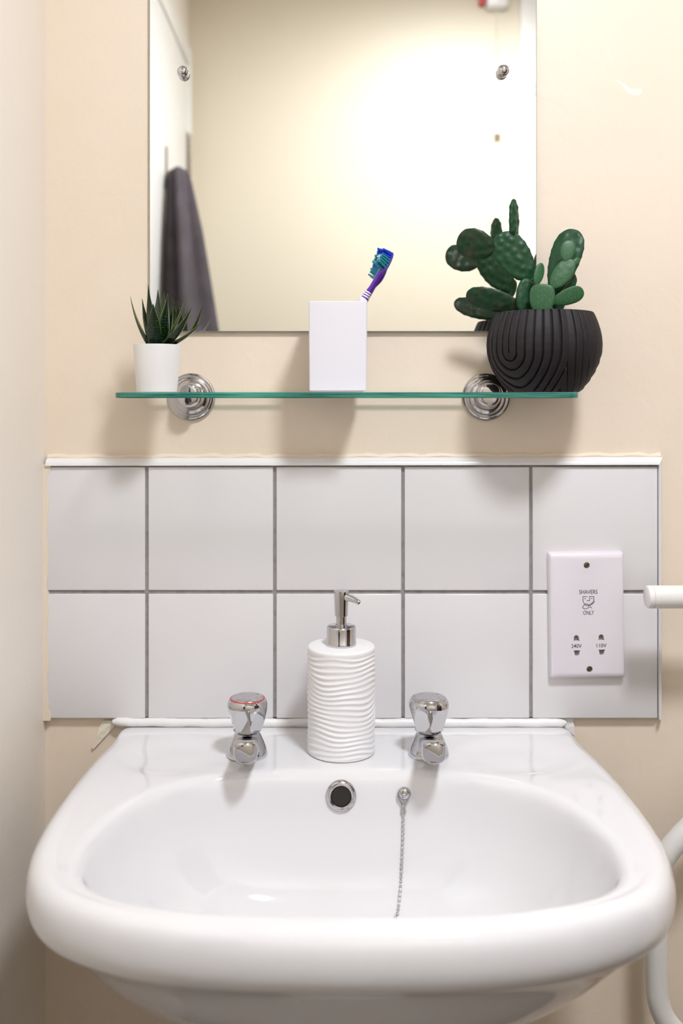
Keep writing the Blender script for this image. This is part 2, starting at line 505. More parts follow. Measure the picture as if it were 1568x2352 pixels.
# added dark door, out of view, gives the chrome something dark to reflect
added_door3 = tag(bpy.data.objects.new('added_door_3', None), 'added dark brown wooden door, out of view, for dark chrome reflections', 'door', kind='structure')
added_door3.location = (XR, -0.95, 0); COL.objects.link(added_door3)
bm = NB(); box(bm, XR - .014, XR, -1.36, -0.56, 0.008, 1.99, .002); build('door_leaf', bm, M_wood, added_door3, angle=50)
bm = NB()
box(bm, XR - .018, XR, -1.42, -1.366, 0, 2.06, .003); box(bm, XR - .018, XR, -0.554, -0.50, 0, 2.06, .003); box(bm, XR - .018, XR, -1.366, -0.554, 1.996, 2.06, .003)
build('door_frame', bm, M_wood, added_door3, angle=50)
bm = NB(); lathe(bm, [(.026, 0), (.026, .006), (.010, .008), (.010, .035), (.024, .042), (.027, .052), (.020, .062), (0, .065)], (XR - .014, -0.63, 1.0), axis=(-1, 0, 0), n=32); build('door_knob', bm, M_hinge, added_door3, angle=40)

# ---------------------------------------------------------------- ceiling lamp
lamp = thing('ceiling_lamp', (LAMP.x, LAMP.y, CEIL), 'round white ceiling lamp with a glowing diffuser', 'lamp')
bm = NB(); lathe(bm, [(0, 0), (LAMP_R + .012, 0), (LAMP_R + .014, -.05), (LAMP_R + .004, -.075), (LAMP_R + .001, -.07), (LAMP_R + .001, -.03), (0, -.03)], (LAMP.x, LAMP.y, CEIL), n=64)
build('base', bm, M_plastic, lamp, angle=40)
bm = NB(); prof = [(0, -.031), (LAMP_R, -.031), (LAMP_R, -.07)] + [(LAMP_R * math.cos(a), -.07 - .02 * math.sin(a)) for a in [PI / 2 * k / 6 for k in range(1, 6)]] + [(0, -.09)]
lathe(bm, prof, (LAMP.x, LAMP.y, CEIL), n=64)
build('diffuser', bm, M_lamp, lamp, angle=40)

# ---------------------------------------------------------------- washbasin
XC = 0.0165
CB = Vector((XC, -0.275))
DECK = H - 0.392
out_half = [(0, -.001), (.12, -.001), (.235, -.001), (.253, -.002), (.262, -.012), (.2695, -.045), (.2765, -.09), (.282, -.15), (.2845, -.21), (.2840, -.265), (.2785, -.315), (.266, -.355), (.244, -.388), (.208, -.413), (.160, -.432), (.085, -.446), (0, -.450)]
in_half = [(0, -.141), (.06, -.142), (.13, -.153), (.180, -.180), (.212, -.222), (.228, -.268), (.232, -.308), (.226, -.345), (.209, -.373), (.178, -.394), (.130, -.410), (.07, -.420), (0, -.423)]
def ring_of(half, shift_l=0.0):
    pts = [Vector((x, y, 0)) for x, y in half]
    c = catmull(pts, 6)
    full = c + [Vector((-p.x, p.y, 0)) for p in reversed(c[1:-1])]
    return [Vector((p.x + XC, p.y)) for p in full]
NA = 224
def polar(poly):
    res = []
    n = len(poly)
    for i in range(NA):
        a = 2 * PI * i / NA
        d = Vector((math.sin(a), math.cos(a)))
        best = 0
        for k in range(n):
            p, q = poly[k] - CB, poly[(k + 1) % n] - CB
            e = q - p
            den = d.x * e.y - d.y * e.x
            if abs(den) < 1e-12: continue
            t = (p.x * e.y - p.y * e.x) / den
            s = (p.x * d.y - p.y * d.x) / den
            if t > 0 and -1e-6 <= s <= 1 + 1e-6: best = max(best, t)
        res.append(best)
    return res
RO, RI = polar(ring_of(out_half)), polar(ring_of(in_half))
def sstep(a, b, x):
    t = max(0, min(1, (x - a) / (b - a))); return t * t * (3 - 2 * t)
def bpt(i, r, z):
    a = 2 * PI * i / NA
    return Vector((CB.x + math.sin(a) * r, CB.y + math.cos(a) * r, z))
def ringO(off, dz, scale=1.0):
    out = []
    for i in range(NA):
        p = bpt(i, RO[i], 0)
        w = 1 - sstep(-0.055, -0.012, p.y) * 0.85
        out.append(bpt(i, RO[i] * scale - off * w, DECK + dz))
    return out
def deckz(x, y):
    dz = 0.0
    for s in (-1, 1):          # shallow soap recesses beside the taps
        q = ((x - XC - s * .185) / .062) ** 2 + ((y + .098) / .052) ** 2
        dz -= 0.0035 * (1 - sstep(.35, 1.25, q))
    dz -= 0.003 * sstep(.12, .24, abs(x - XC)) * sstep(-.14, -.3, y)     # side rims fall a little
    return dz
rings = [ringO(0, -.160, .14), ringO(0, -.157, .28), ringO(0, -.149, .42), ringO(0, -.138, .54), ringO(0, -.122, .65), ringO(0, -.104, .74), ringO(0, -.086, .81), ringO(0, -.070, .865), ringO(0, -.058, .91),
         ringO(.011, -.050), ringO(.0065, -.0465), ringO(.002, -.040), ringO(.0, -.031), ringO(.0004, -.021), ringO(.002, -.0128), ringO(.0052, -.0066), ringO(.0105, -.0025), ringO(.0165, -.0007)]
NM = 9
for k in range(NM + 1):
    f = k / NM
    R = []
    for i in range(NA):
        p0 = RO[i] - .024 * (1 - sstep(-0.055, -0.012, bpt(i, RO[i], 0).y) * 0.85)
        p1 = RI[i] + .0075
        if p1 > p0 - .001: p1 = p0 - .001
        r = p0 + (p1 - p0) * f
        p = bpt(i, r, 0)
        p.z = DECK + deckz(p.x, p.y)
        R.append(p)
    rings.append(R)
def ringI(off, dz, scale=1.0, cy=0.0):
    out = []
    for i in range(NA):
        p = bpt(i, RI[i] * scale + off, 0)
        p.y += cy
        p.z = DECK + dz + deckz(p.x, p.y) * max(0, 1 + dz * 40)
        out.append(p)
    return out
rings += [ringI(.0032, -.0009), ringI(-.0008, -.0038), ringI(-.0042, -.0095), ringI(-.0065, -.020), ringI(-.004, -.040, .972), ringI(-.004, -.062, .94), ringI(-.003, -.084, .885), ringI(0, -.104, .80, .002), ringI(0, -.120, .68, .004), ringI(0, -.131, .52, .006), ringI(0, -.137, .34, .008), ringI(0, -.140, .20, .010), ringI(0, -.1415, .12, .010), ringI(0, -.142, .06, .010)]
basin = thing('washbasin', (XC, -0.005, DECK), 'glossy white ceramic washbasin with rounded front below the tiles', 'washbasin')
bm = NB(); loft(bm, rings)
ZMAX = DECK
bowl = build('bowl', bm, M_ceramic, basin, angle=180, subsurf=1)
bmq = NB(); loft(bmq, rings); bmesh.ops.triangulate(bmq, faces=bmq.faces)
BVH = BVHTree.FromBMesh(bmq); bmq.free()
EYE = Vector((0, -D, H))
def on_basin(px, py):
    d = (W(px, py, 0) - EYE).normalized()
    return BVH.ray_cast(EYE, d)[:2]

# overflow ring
c, nrm = on_basin(783, 1828)
if nrm.dot(EYE - c) < 0: nrm = -nrm
def torus(bm, c, axis, R, r, n=40, k=14, sq=1.0):
    u, v, a = frame_of(axis)
    P = [Vector(c) + (u * math.cos(2 * PI * i / n) + v * math.sin(2 * PI * i / n)) * R for i in range(n)]
    VV = []
    for i in range(n):
        d = (P[i] - Vector(c)).normalized()
        VV.append([bm.verts.new(P[i] + (d * math.cos(2 * PI * j / k) + Vector(a) * math.sin(2 * PI * j / k) * sq) * r) for j in range(k)])
    for i in range(n):
        A, B = VV[i], VV[(i + 1) % n]
        for j in range(k): bm.faces.new((A[j], A[(j + 1) % k], B[(j + 1) % k], B[j]))
    return bm
ns = (nrm + Vector((0, -.35, .05))).normalized()
bm = NB(); lathe(bm, [(.0158, -.004), (.0158, .0008), (.0148, .0022), (.0125, .0028), (.0108, .0018), (.0100, -.0005), (.0098, -.006), (.0158, -.006)], c + ns * .0005, axis=ns, n=48, cap0=False, cap1=False)
ofl = build('overflow_ring', bm, M_chrome_worn, basin, angle=40)
bm = NB(); lathe(bm, [(0, .0006), (.0101, .0006), (.0101, -.002), (0, -.002)], c + ns * .0005, axis=ns, n=32)
build('overflow_hole', bm, M_dark, ofl)
# waste and plug in the bowl
zc = DECK - .142; wc = Vector((XC, CB.y + .010, zc))
bm = NB(); torus(bm, wc + Vector((0, 0, .002)), (0, 0, 1), .026, .005, sq=.5); build('waste_ring', bm, M_chrome_worn, basin)

ped = thing('basin_pedestal', (XC, -0.2, 0), 'white ceramic pedestal column under the washbasin', 'pedestal')
bm = NB(); rg = []
for z, hx, hy, yc in [(0, .115, .105, -.155), (.05, .110, .10, -.155), (.12, .096, .085, -.15), (.35, .088, .078, -.15), (.60, .092, .085, -.16), (.665, .104, .10, -.18), (.6975, .108, .103, -.19)]:
    rg.append([Vector((XC + hx * math.copysign(abs(math.cos(t)) ** .7, math.cos(t)), yc + hy * math.copysign(abs(math.sin(t)) ** .7, math.sin(t)), z)) for t in [2 * PI * k / 48 for k in range(48)]])
loft(bm, rg)
build('column', bm, M_ceramic, ped, angle=60)

# sealant between tiles and basin
bm = NB(); P = []; R = []
for i in range(90):
    f = i / 89
    x = tx(258) + (tx(1300) - tx(258)) * f
    P.append((x, -0.0072, DECK + .0045 + .0003 * math.sin(i * .9) + .0002 * math.sin(i * 2.7) + (.0012 * sstep(.25, .0, f))))
    R.append(.0052 + .0003 * math.sin(i * .7) + .0002 * random.random())
R[0] = R[-1] = .0025
tube(bm, P, R, n=12)
tag(build('trim_3', bm, M_caulk), 'white sealant bead between splashback tiles and washbasin', 'trim', kind='structure')
# crumbling filler at both back corners of the basin
for k, poly in enumerate(([(236, 1655), (262, 1655), (268, 1662), (214, 1722), (211, 1716), (222, 1690), (228, 1670)], [(1288, 1650), (1317, 1650), (1316, 1658), (1319, 1668), (1318, 1690), (1298, 1672), (1270, 1655)])):
    bm = NB()
    A = [bm.verts.new(W(x, y, -.0035 + random.uniform(-.0008, .0008))) for x, y in poly]
    B = [bm.verts.new(W(x, y, 0)) for x, y in poly]
    bm.faces.new(A); bm.faces.new(B)
    for i in range(len(poly)): bm.faces.new((A[i], A[(i + 1) % len(poly)], B[(i + 1) % len(poly)], B[i]))
    build('filler_patch', bm, M_plaster if k == 0 else M_caulk, wall_back, smooth=False)

# ---------------------------------------------------------------- taps
def make_tap(X, Y, ringm, label, rot, spout_yaw):
    t = thing('basin_tap', (X, Y, DECK), label, 'tap')
    o = Vector((X, Y, DECK))
    bm = NB()
    lathe(bm, [(.0216, 0), (.0219, .0015), (.0217, .0035), (.0204, .0085), (.0182, .0140), (.0158, .0195), (.0138, .0235), (.0120, .0252)], o, n=48)
    body = build('body', bm, M_chrome, t, angle=35)
    # spout: rounded section swept towards the bowl and turned down
    bm = NB(); rg = []
    ca, sa = math.cos(spout_yaw), math.sin(spout_yaw)
    for dy, zt, zb, hw in [(0.0, .0232, .003, .0112), (.02, .0250, .006, .0122), (.042, .0310, .0125, .0124), (.060, .0375, .0195, .0123), (.074, .0425, .0226, .0124), (.082, .0450, .0230, .0124), (.0872, .0442, .0232, .0121), (.0888, .0420, .0245, .0114)]:
        r = []
        for k in range(28):
            a = 2 * PI * k / 28
            x = hw * math.copysign(abs(math.cos(a)) ** .62, math.cos(a))
            z = (zt + zb) / 2 + (zt - zb) / 2 * math.copysign(abs(math.sin(a)) ** .5, math.sin(a))
            yy = dy - (.007 * (x / hw) ** 2 * sstep(.05, .085, dy))      # rounded front in plan
            r.append(o + Vector((x * ca + yy * sa, x * sa - yy * ca, z)))
        rg.append(r)
    loft(bm, rg)
    build('spout', bm, M_chrome, t, angle=50)
    bm = NB(); lathe(bm, [(.0105, .0245), (.0105, .030)], o, n=32); build('neck', bm, M_grey, t, angle=40)
    h0, hh = .0275, .0340
    prof = [(.0, 0), (.0150, 0), (.0165, .0010)] + [(r, hh * z) for r, z in [(.0172, .08), (.0182, .2), (.0192, .32), (.0201, .44), (.0209, .56), (.0215, .68), (.0218, .78), (.0216, .86), (.0209, .93), (.0200, .975), (.0190, 1.0)]] + [(0, hh)]
    def rm(r, h, th):
        ap = .0134 + .0084 * (h / (.78 * hh))
        q = ((th + rot) % (PI / 3)) - PI / 6
        return min(r, ap / math.cos(q) * (1.0 + .02 * q * q)) if r > .0155 else r
    # refine the profile
    fine = []
    for (r0, z0), (r1, z1) in zip(prof[:-1], prof[1:]):
        for k in range(4): fine.append((r0 + (r1 - r0) * k / 4, z0 + (z1 - z0) * k / 4))
    fine.append(prof[-1])
    bm = NB(); lathe(bm, fine, o + Vector((0, 0, h0)), n=144, rmod=rm)
    hd = build('handle', bm, M_chrome, t, angle=16)
    bm = NB(); torus(bm, o + Vector((0, 0, h0 + hh + .0002)), (0, 0, 1), .0182, .0007); build('index_ring', bm, ringm, hd)
    bm = NB(); lathe(bm, [(.0180, -.001), (.0180, .0006), (.0172, .0016), (.0150, .0021), (.006, .0017), (0, .0016)], o + Vector((0, 0, h0 + hh)), n=48); build('cap', bm, M_chrome_worn, hd, angle=50)
    return t
TAPY = -0.097
make_tap((568 - PX) / F * (D + TAPY), TAPY, M_red, 'chrome basin tap with a red ring around its cap', 0.25, 0.065)
make_tap((984.5 - PX) / F * (D + TAPY), TAPY, M_chrome_worn, 'chrome basin tap without red ring, beside the plug chain', 0.52, -0.035)

# ---------------------------------------------------------------- plug chain
c, nrm = on_basin(928, 1822)
if nrm.dot(EYE - c) < 0: nrm = -nrm
chain = thing('plug_chain', c, 'beaded metal plug chain hanging into the basin', 'chain')
bm = NB(); lathe(bm, [(.0066, -.001), (.0066, .0012), (.0058, .0032), (.0040, .0046), (0, .0052)], c, axis=nrm, n=28); build('stud', bm, M_chrome_worn, chain, angle=40)
bm = NB(); sphere(bm, c + nrm * .0052, .0022, 14, 10); build('stud_centre', bm, M_chrome, chain)
lift = .0022
def bp(px, py, l=lift):
    q, nn = on_basin(px, py)
    if nn.dot(EYE - q) < 0: nn = -nn
    return q + nn * l
bm = NB(); tube(bm, catmull([bp(937, 1813, .002), bp(941.5, 1824, .0028), bp(938.5, 1833, .0028), bp(929.5, 1848), bp(923.5, 1848), bp(915, 1833, .0028), bp(912.5, 1824, .0028), bp(917, 1813, .002)], 6), .0008, n=8); build('loop', bm, M_chrome_worn, chain)
bm = NB(); tube(bm, catmull([bp(925.5, 1843), bp(928, 1852), bp(931, 1862), bp(926, 1870), bp(921, 1862), bp(924, 1852), bp(926.5, 1843)], 6), .0009, n=8); build('clasp', bm, M_chrome_worn, chain)
path = [bp(x, y, .0016) for x, y in catmull([Vector((926.2, 1870, 0)), Vector((925.5, 1900, 0)), Vector((924, 1950, 0)), Vector((921.5, 2000, 0)), Vector((918.5, 2050, 0)), Vector((913, 2102, 0))], 20) and [(p.x, p.y) for p in catmull([(926.2, 1870, 0), (925.5, 1900, 0), (924, 1950, 0), (921.5, 2000, 0), (918.5, 2050, 0), (913, 2100, 0)], 20)]]
# the chain goes on to the plug, out of sight behind the front rim
last = path[-1]; plug_c = wc + Vector((0, 0, .004))
for k in range(1, 13):
    f = k / 12
    q = last.lerp(plug_c + Vector((0, 0, .012)), f)
    hit = BVH.ray_cast(Vector((q.x, q.y, DECK + .05)), Vector((0, 0, -1)))[0]
    path.append(Vector((q.x, q.y, max(q.z if f == 1 else 0, hit.z + .0018))))
bead_me = None
acc = 0.0; step = .00445; beads = []
prev = path[0]
need = .001
wire = NB(); tube(wire, path, .0006, n=6); build('wire', wire, M_chrome_worn, chain)
for p in path[1:]:
    seg = (p - prev).length
    while acc + seg >= need:
        f = (need - acc) / seg
        beads.append(prev.lerp(p, f)); need += step
    acc += seg; prev = p
bm = NB(); sphere(bm, (0, 0, 0), .0018, 12, 8)
me0 = None
for i, b in enumerate(beads):
    if me0 is None:
        o = build('bead', bm, M_chrome, chain, origin=(0, 0, 0)); o.location = b - Vector(chain.location); me0 = o.data
    else:
        o = bpy.data.objects.new('bead', me0); COL.objects.link(o); o.parent = chain; o.location = b - Vector(chain.location)
bm = NB(); lathe(bm, [(.019, 0), (.021, .008), (.020, .010), (.006, .0105), (.004, .014), (0, .015)], plug_c - Vector((0, 0, .003)), n=32); build('plug', bm, M_grey, chain, angle=40)

# ---------------------------------------------------------------- soap dispenser
SX, SY = (783.5 - PX) / F * (D - .085), -.085
disp = thing('soap_dispenser', (SX, SY, DECK), 'white rippled soap dispenser with chrome pump between the taps', 'soap dispenser')
o = Vector((SX, SY, DECK)); bh = .1165
bm = NB(); NT, NZ = 140, 260
def ripple(th, z):
    # long wavy ridges which merge and part around the bottle
    w = z * 2 * PI / .0056 + 1.9 * math.sin(2 * th + 1.2 + z * 55) + 1.3 * math.sin(3 * th - .6 - z * 95) + .8 * math.sin(5 * th + z * 40)
    s = (math.sin(w) * .5 + .5)
    amp = .0012 * (.75 + .25 * math.sin(3 * th + z * 130))
    return amp * (s ** 1.3)
def disp_r(r, h, th):
    if r < .03: return r
    e = sstep(0, .005, h) * (1 - sstep(bh - .009, bh - .003, h))
    return r + ripple(th, h) * e - .0006 * e
prof = [(0, 0), (.0350, 0), (.0362, .0008)] + [(.0370, .0015 + (bh - .004) * k / NZ) for k in range(NZ + 1)] + [(.0366, bh - .0014), (.0358, bh - .0004), (.034, bh), (0, bh)]
lathe(bm, prof, o, n=NT, rmod=disp_r)
build('bottle', bm, M_disp, disp, angle=60)
bm = NB(); lathe(bm, [(.0162, bh), (.0164, bh + .001), (.0164, bh + .0035), (.0160, bh + .004), (.0160, bh + .019), (.0157, bh + .0205), (.0148, bh + .0213), (.0065, bh + .0213), (.0062, bh + .0205), (0, bh + .0205)], o, n=56); build('collar', bm, M_chrome, disp, angle=40)
bm = NB(); lathe(bm, [(.0058, bh + .02), (.0058, bh + .034)], o, n=32)
lathe(bm, [(.0066, bh + .0208), (.0066, bh + .0226), (.0058, bh + .0228)], o, n=32); pst = build('pump_stem', bm, M_chrome, disp, angle=40)
bm = NB(); lathe(bm, [(0, bh + .0315), (.0060, bh + .0315), (.0072, bh + .0322), (.0076, bh + .042), (.0081, bh + .052), (.0084, bh + .0575), (.0081, bh + .0592), (.0070, bh + .0598), (0, bh + .0600)], o, n=40)
hd = build('pump_head', bm, M_chrome, disp, angle=35)
n0 = o + Vector((.004, -.003, bh + .0535)); n1 = o + Vector((.0195, -.0115, bh + .0485))
npts = [n0, n0.lerp(n1, .4) + Vector((0, 0, .0010)), n0.lerp(n1, .75) + Vector((0, 0, .0008)), n1]
bm = NB(); tube(bm, catmull(npts, 5), [.0046 - .0022 * k / 15 for k in range(16)], n=18); nz = build('nozzle', bm, M_chrome, hd, angle=40)
bm = NB(); ax = (n1 - npts[2]).normalized(); lathe(bm, [(.0016, -.002), (.0016, .0002), (0, .0002)], n1, axis=ax, n=14); build('nozzle_hole', bm, M_dark, hd)

# ---------------------------------------------------------------- mirror
MY = -.006
def mxy(px, py): return W(px, py, MY)
ml, mr, mb = mxy(342.5, 0).x, mxy(1232.5, 0).x, mxy(0, 762).z
mt = H + .66
mir = thing('wall_mirror', ((ml + mr) / 2, 0, mb), 'frameless rectangular mirror with two chrome dome fixings', 'mirror')
bm = NB(); box(bm, ml, mr, MY, -.0012, mb, mt, .0009, 1)
for f in bm.faces:
    f.material_index = 0 if f.calc_center_median().y < MY + 1e-5 else 1
build('mirror_glass', bm, [M_mirror, M_mirror_edge], mir, smooth=False)
bm = NB(); box(bm, ml + .003, mr - .003, -.0012, 0, mb + .003, mt - .003); build('backing', bm, M_grey, mir, smooth=False)
for px_, py_ in ((419, 164), (1156, 161)):
    q = W(px_, py_, -.014)
    bm = NB(); lathe(bm, [(.0060, .0), (.0062, .002), (.0058, .0035)], (q.x, MY, q.z), axis=(0, -1, 0), n=32)
    fx = build('fixing_collar', bm, M_chrome_worn, mir, angle=40)
    bm = NB(); lathe(bm, [(.0045, .003), (.0062, .0045), (.0068, .0068), (.0064, .0092), (.0050, .0114), (.0028, .0126), (0, .0130)], (q.x, MY, q.z), axis=(0, -1, 0), n=32)
    build('dome_cap', bm, M_chrome, fx, angle=60)

# ---------------------------------------------------------------- glass shelf
ST = H + .0018; SB = ST - .0060
SF, SBK = -.138, -.012
sl, sr = (263 - PX) / F * (D + SF + .01), (1329.5 - PX) / F * (D + SF + .01)
shelf = thing('glass_shelf', ((sl + sr) / 2, 0, SB), 'green-edged clear glass shelf on two chrome wall rosettes', 'shelf')
cr_ = .016
pl = []
for (cx, cy, a0) in ((sr - cr_, SBK - .003, 0), (sl + .003, SBK - .003, PI / 2), (sl + cr_, SF + cr_, PI), (sr - cr_, SF + cr_, 3 * PI / 2)):
    r = .003 if cy > -.05 else cr_
    if cy > -.05: cx = sr - .003 if cx > 0 else sl + .003
    for k in range(9):
        a = a0 + PI / 2 * k / 8
        pl.append((cx + r * math.cos(a), cy + r * math.sin(a)))
bm = NB()
ce = .0008
cxm, cym = (sl + sr) / 2, (SF + SBK) / 2
def sh(z, ins):
    out = []
    for i, (x, y) in enumerate(pl):
        dx = ins if x < cxm else -ins; dy = ins if y < cym else -ins
        out.append(bm.verts.new((x + dx, y + dy, z)))
    return out
R4 = [sh(SB, ce), sh(SB + ce, 0), sh(ST - ce, 0), sh(ST, ce)]
n = len(pl)
for A, B in zip(R4[:-1], R4[1:]):
    for k in range(n):
        f = bm.faces.new((A[k], A[(k + 1) % n], B[(k + 1) % n], B[k])); f.material_index = 1
bm.faces.new(R4[0]); bm.faces.new(R4[3])
build('glass_pane', bm, [M_glass, M_glass_edge], shelf, angle=30)
for px_ in (440, 1115):
    q = W(px_, 912, 0)
    bm = NB()
    prof = [(.0283, 0), (.0283, .0025), (.0276, .0036), (.0262, .0040), (.0258, .0052), (.0246, .0060), (.0232, .0062), (.0228, .0078), (.0214, .0086), (.0200, .0088), (.0196, .0100), (.0178, .0116), (.0150, .0128), (.0128, .0132), (.0124, .0132)]
    lathe(bm, prof + [(0, .0132)], (q.x, 0, q.z), axis=(0, -1, 0), n=72)
    ro = build('rosette', bm, M_chrome_soft, shelf, angle=25)
    zc_ = (ST + SB) / 2
    bm = NB()
    for zz0, sgn in ((ST + .0002, 1), (SB - .0002, -1)):     # two half-domes that clamp the pane
        rg = []
        for k in range(7):
            a = PI / 2 * k / 6
            rr = .0135 * math.cos(a) + .0002
            rg.append((rr, a))
        Y0 = -.013; Y1 = -.030
        prof2 = [(Y0, 1.0), (Y1 + .006, 1.0), (Y1 + .0025, .93), (Y1 + .0005, .78), (Y1, .5)]
        rings2 = []
        for yv, sc_ in prof2:
            rings2.append([Vector((q.x + .0135 * sc_ * math.cos(PI * k / 16), yv, zz0 + sgn * .0115 * sc_ * math.sin(PI * k / 16))) for k in range(17)])
        loft(bm, rings2)
    build('clamp', bm, M_chrome, ro, angle=40)

# ---------------------------------------------------------------- tumbler and toothbrush
TF = -.088
tl, tr_ = (708.5 - PX) / F * (D + TF), (843.5 - PX) / F * (D + TF)
tb_l, tb_r = (710 - PX) / F * (D + TF), (842 - PX) / F * (D + TF)
ttop = H - (691.5 - PY) / F * (D + TF)
tw = tr_ - tl; tcx = (tl + tr_) / 2
TBK = TF + tw; tcy = (TF + TBK) / 2
tum = thing('tumbler', (tcx, tcy, ST), 'square white toothbrush tumbler on the glass shelf', 'tumbler')
bm = NB()
def sq(hw, z, c=.0022, k=4):
    out = []
    for sx, sy, a0 in ((1, 1, 0), (-1, 1, PI / 2), (-1, -1, PI), (1, -1, 3 * PI / 2)):
        for i in range(k + 1):
            a = a0 + PI / 2 * i / k
            out.append(Vector((tcx + sx * (hw - c) + c * math.cos(a), tcy + sy * (hw - c) + c * math.sin(a), z)))
    return out
hb, ht = (tb_r - tb_l) / 2, tw / 2
loft(bm, [sq(hb - .004, ST), sq(hb - .004, ST + .0012), sq(hb - .0008, ST + .0014), sq(hb, ST + .0022), sq(ht, ttop - .0006), sq(ht - .0005, ttop), sq(ht - .0020, ttop), sq(ht - .0024, ttop - .0006), sq(hb - .0026, ST + .005)])
build('cup', bm, M_tumbler, tum, angle=40)

TBY = tcy - .004
brush = thing('toothbrush', (tcx - .004, TBY, ST + .008), 'purple and white toothbrush leaning in the square tumbler', 'toothbrush')
def Z3(zx, zy, Y=None): return W(660 + zx * .19133, 540 + zy * .19133, TBY if Y is None else Y)
up_path = catmull([Z3(912, 785), Z3(952, 715), Z3(1003, 635), Z3(1050, 555), Z3(1090, 485)], 8)
base_pt = Vector((tcx - .006, TBY, ST + .0115))
wt = Z3(893, 815)
low_path = catmull([base_pt, base_pt.lerp(wt, .35) + Vector((.001, 0, 0)), base_pt.lerp(wt, .75) + Vector((.0012, 0, 0)), wt, Z3(922, 762)], 8)
nl = len(low_path)
bm = NB(); tube(bm, low_path, [.0046 + .0020 * sstep(0, .8, i / nl) - .0012 * sstep(.88, 1, i / nl) for i in range(nl)], n=18, flat=(1, .8)); build('lower_handle', bm, M_bwhite, brush)
nu = len(up_path)
def neck_r(f): return .0054 - .0022 * sstep(0, .6, f)
bm = NB(); tube(bm, up_path, [neck_r(i / (nu - 1)) for i in range(nu)], n=18, flat=(1, .85)); neck = build('neck', bm, M_purple, brush)
for f0 in (.17, .25, .33):
    fi = f0 * (nu - 1); i = int(fi); p = up_path[i].lerp(up_path[i + 1], fi - i); t = (up_path[i + 1] - up_path[i]).normalized()
    bm = NB(); tube(bm, [p - t * .0008, p + t * .0008], neck_r(f0) + .00025, n=18, flat=(1, .87)); build('grip_stripe', bm, M_bwhite, neck)
# head: a flattened bar that curves up and carries the tufts
hp = catmull([Z3(1085, 492), Z3(1130, 430), Z3(1176, 365), Z3(1208, 300), Z3(1226, 245), Z3(1226, 208)], 6)
bm = NB(); nh = len(hp); rg = []
bd = Vector((-.76, -.55, .36)).normalized()          # bristle direction
for i, p in enumerate(hp):
    t = (hp[min(i + 1, nh - 1)] - hp[max(i - 1, 0)]).normalized()
    f = i / (nh - 1)
    wv_ = .0030 + .0036 * sstep(0, .3, f); wv_ *= math.sqrt(max(.05, 1 - max(0, (f - .82) / .185) ** 2))
    th = .0028 - .0008 * f
    nb = (bd - t * bd.dot(t)).normalized(); sdv = t.cross(nb)
    rg.append([p + sdv * wv_ * math.cos(2 * PI * k / 18) + nb * th * math.sin(2 * PI * k / 18) for k in range(18)])
loft(bm, rg); build('head', bm, M_purple, brush)
for row in range(9):
    f = .24 + .73 * row / 8
    i0 = f * (nh - 1); ia = min(int(i0), nh - 2); p = hp[ia].lerp(hp[ia + 1], i0 - ia); t = (hp[ia + 1] - hp[ia]).normalized()
    nb = (bd - t * bd.dot(t)).normalized(); sdv = t.cross(nb)
    for s in ((-1, -.33, .33, 1) if row not in (0, 8) else (-.6, 0, .6)):
        b0 = p + sdv * s * .0050 + nb * .0012
        L = .0128 - (.0014 if abs(s) < .5 else 0) + .0010 * math.cos(row * 2.1) - (.0015 if row == 8 else 0)
        tiltv = (nb + t * (.30 if row > 5 else .10) + sdv * s * .03 + Vector((random.uniform(-.04, .04), 0, random.uniform(-.04, .04)))).normalized()
        m_ = M_blue if row >= 5 else (M_wbr if abs(s) < .5 and 2 <= row <= 4 else M_teal)
        bm = NB(); tube(bm, [b0, b0 + tiltv * L * .5, b0 + tiltv * L], [.00115, .00125, .00135], n=8)
        build('bristle_tuft', bm, m_, brush, angle=60)

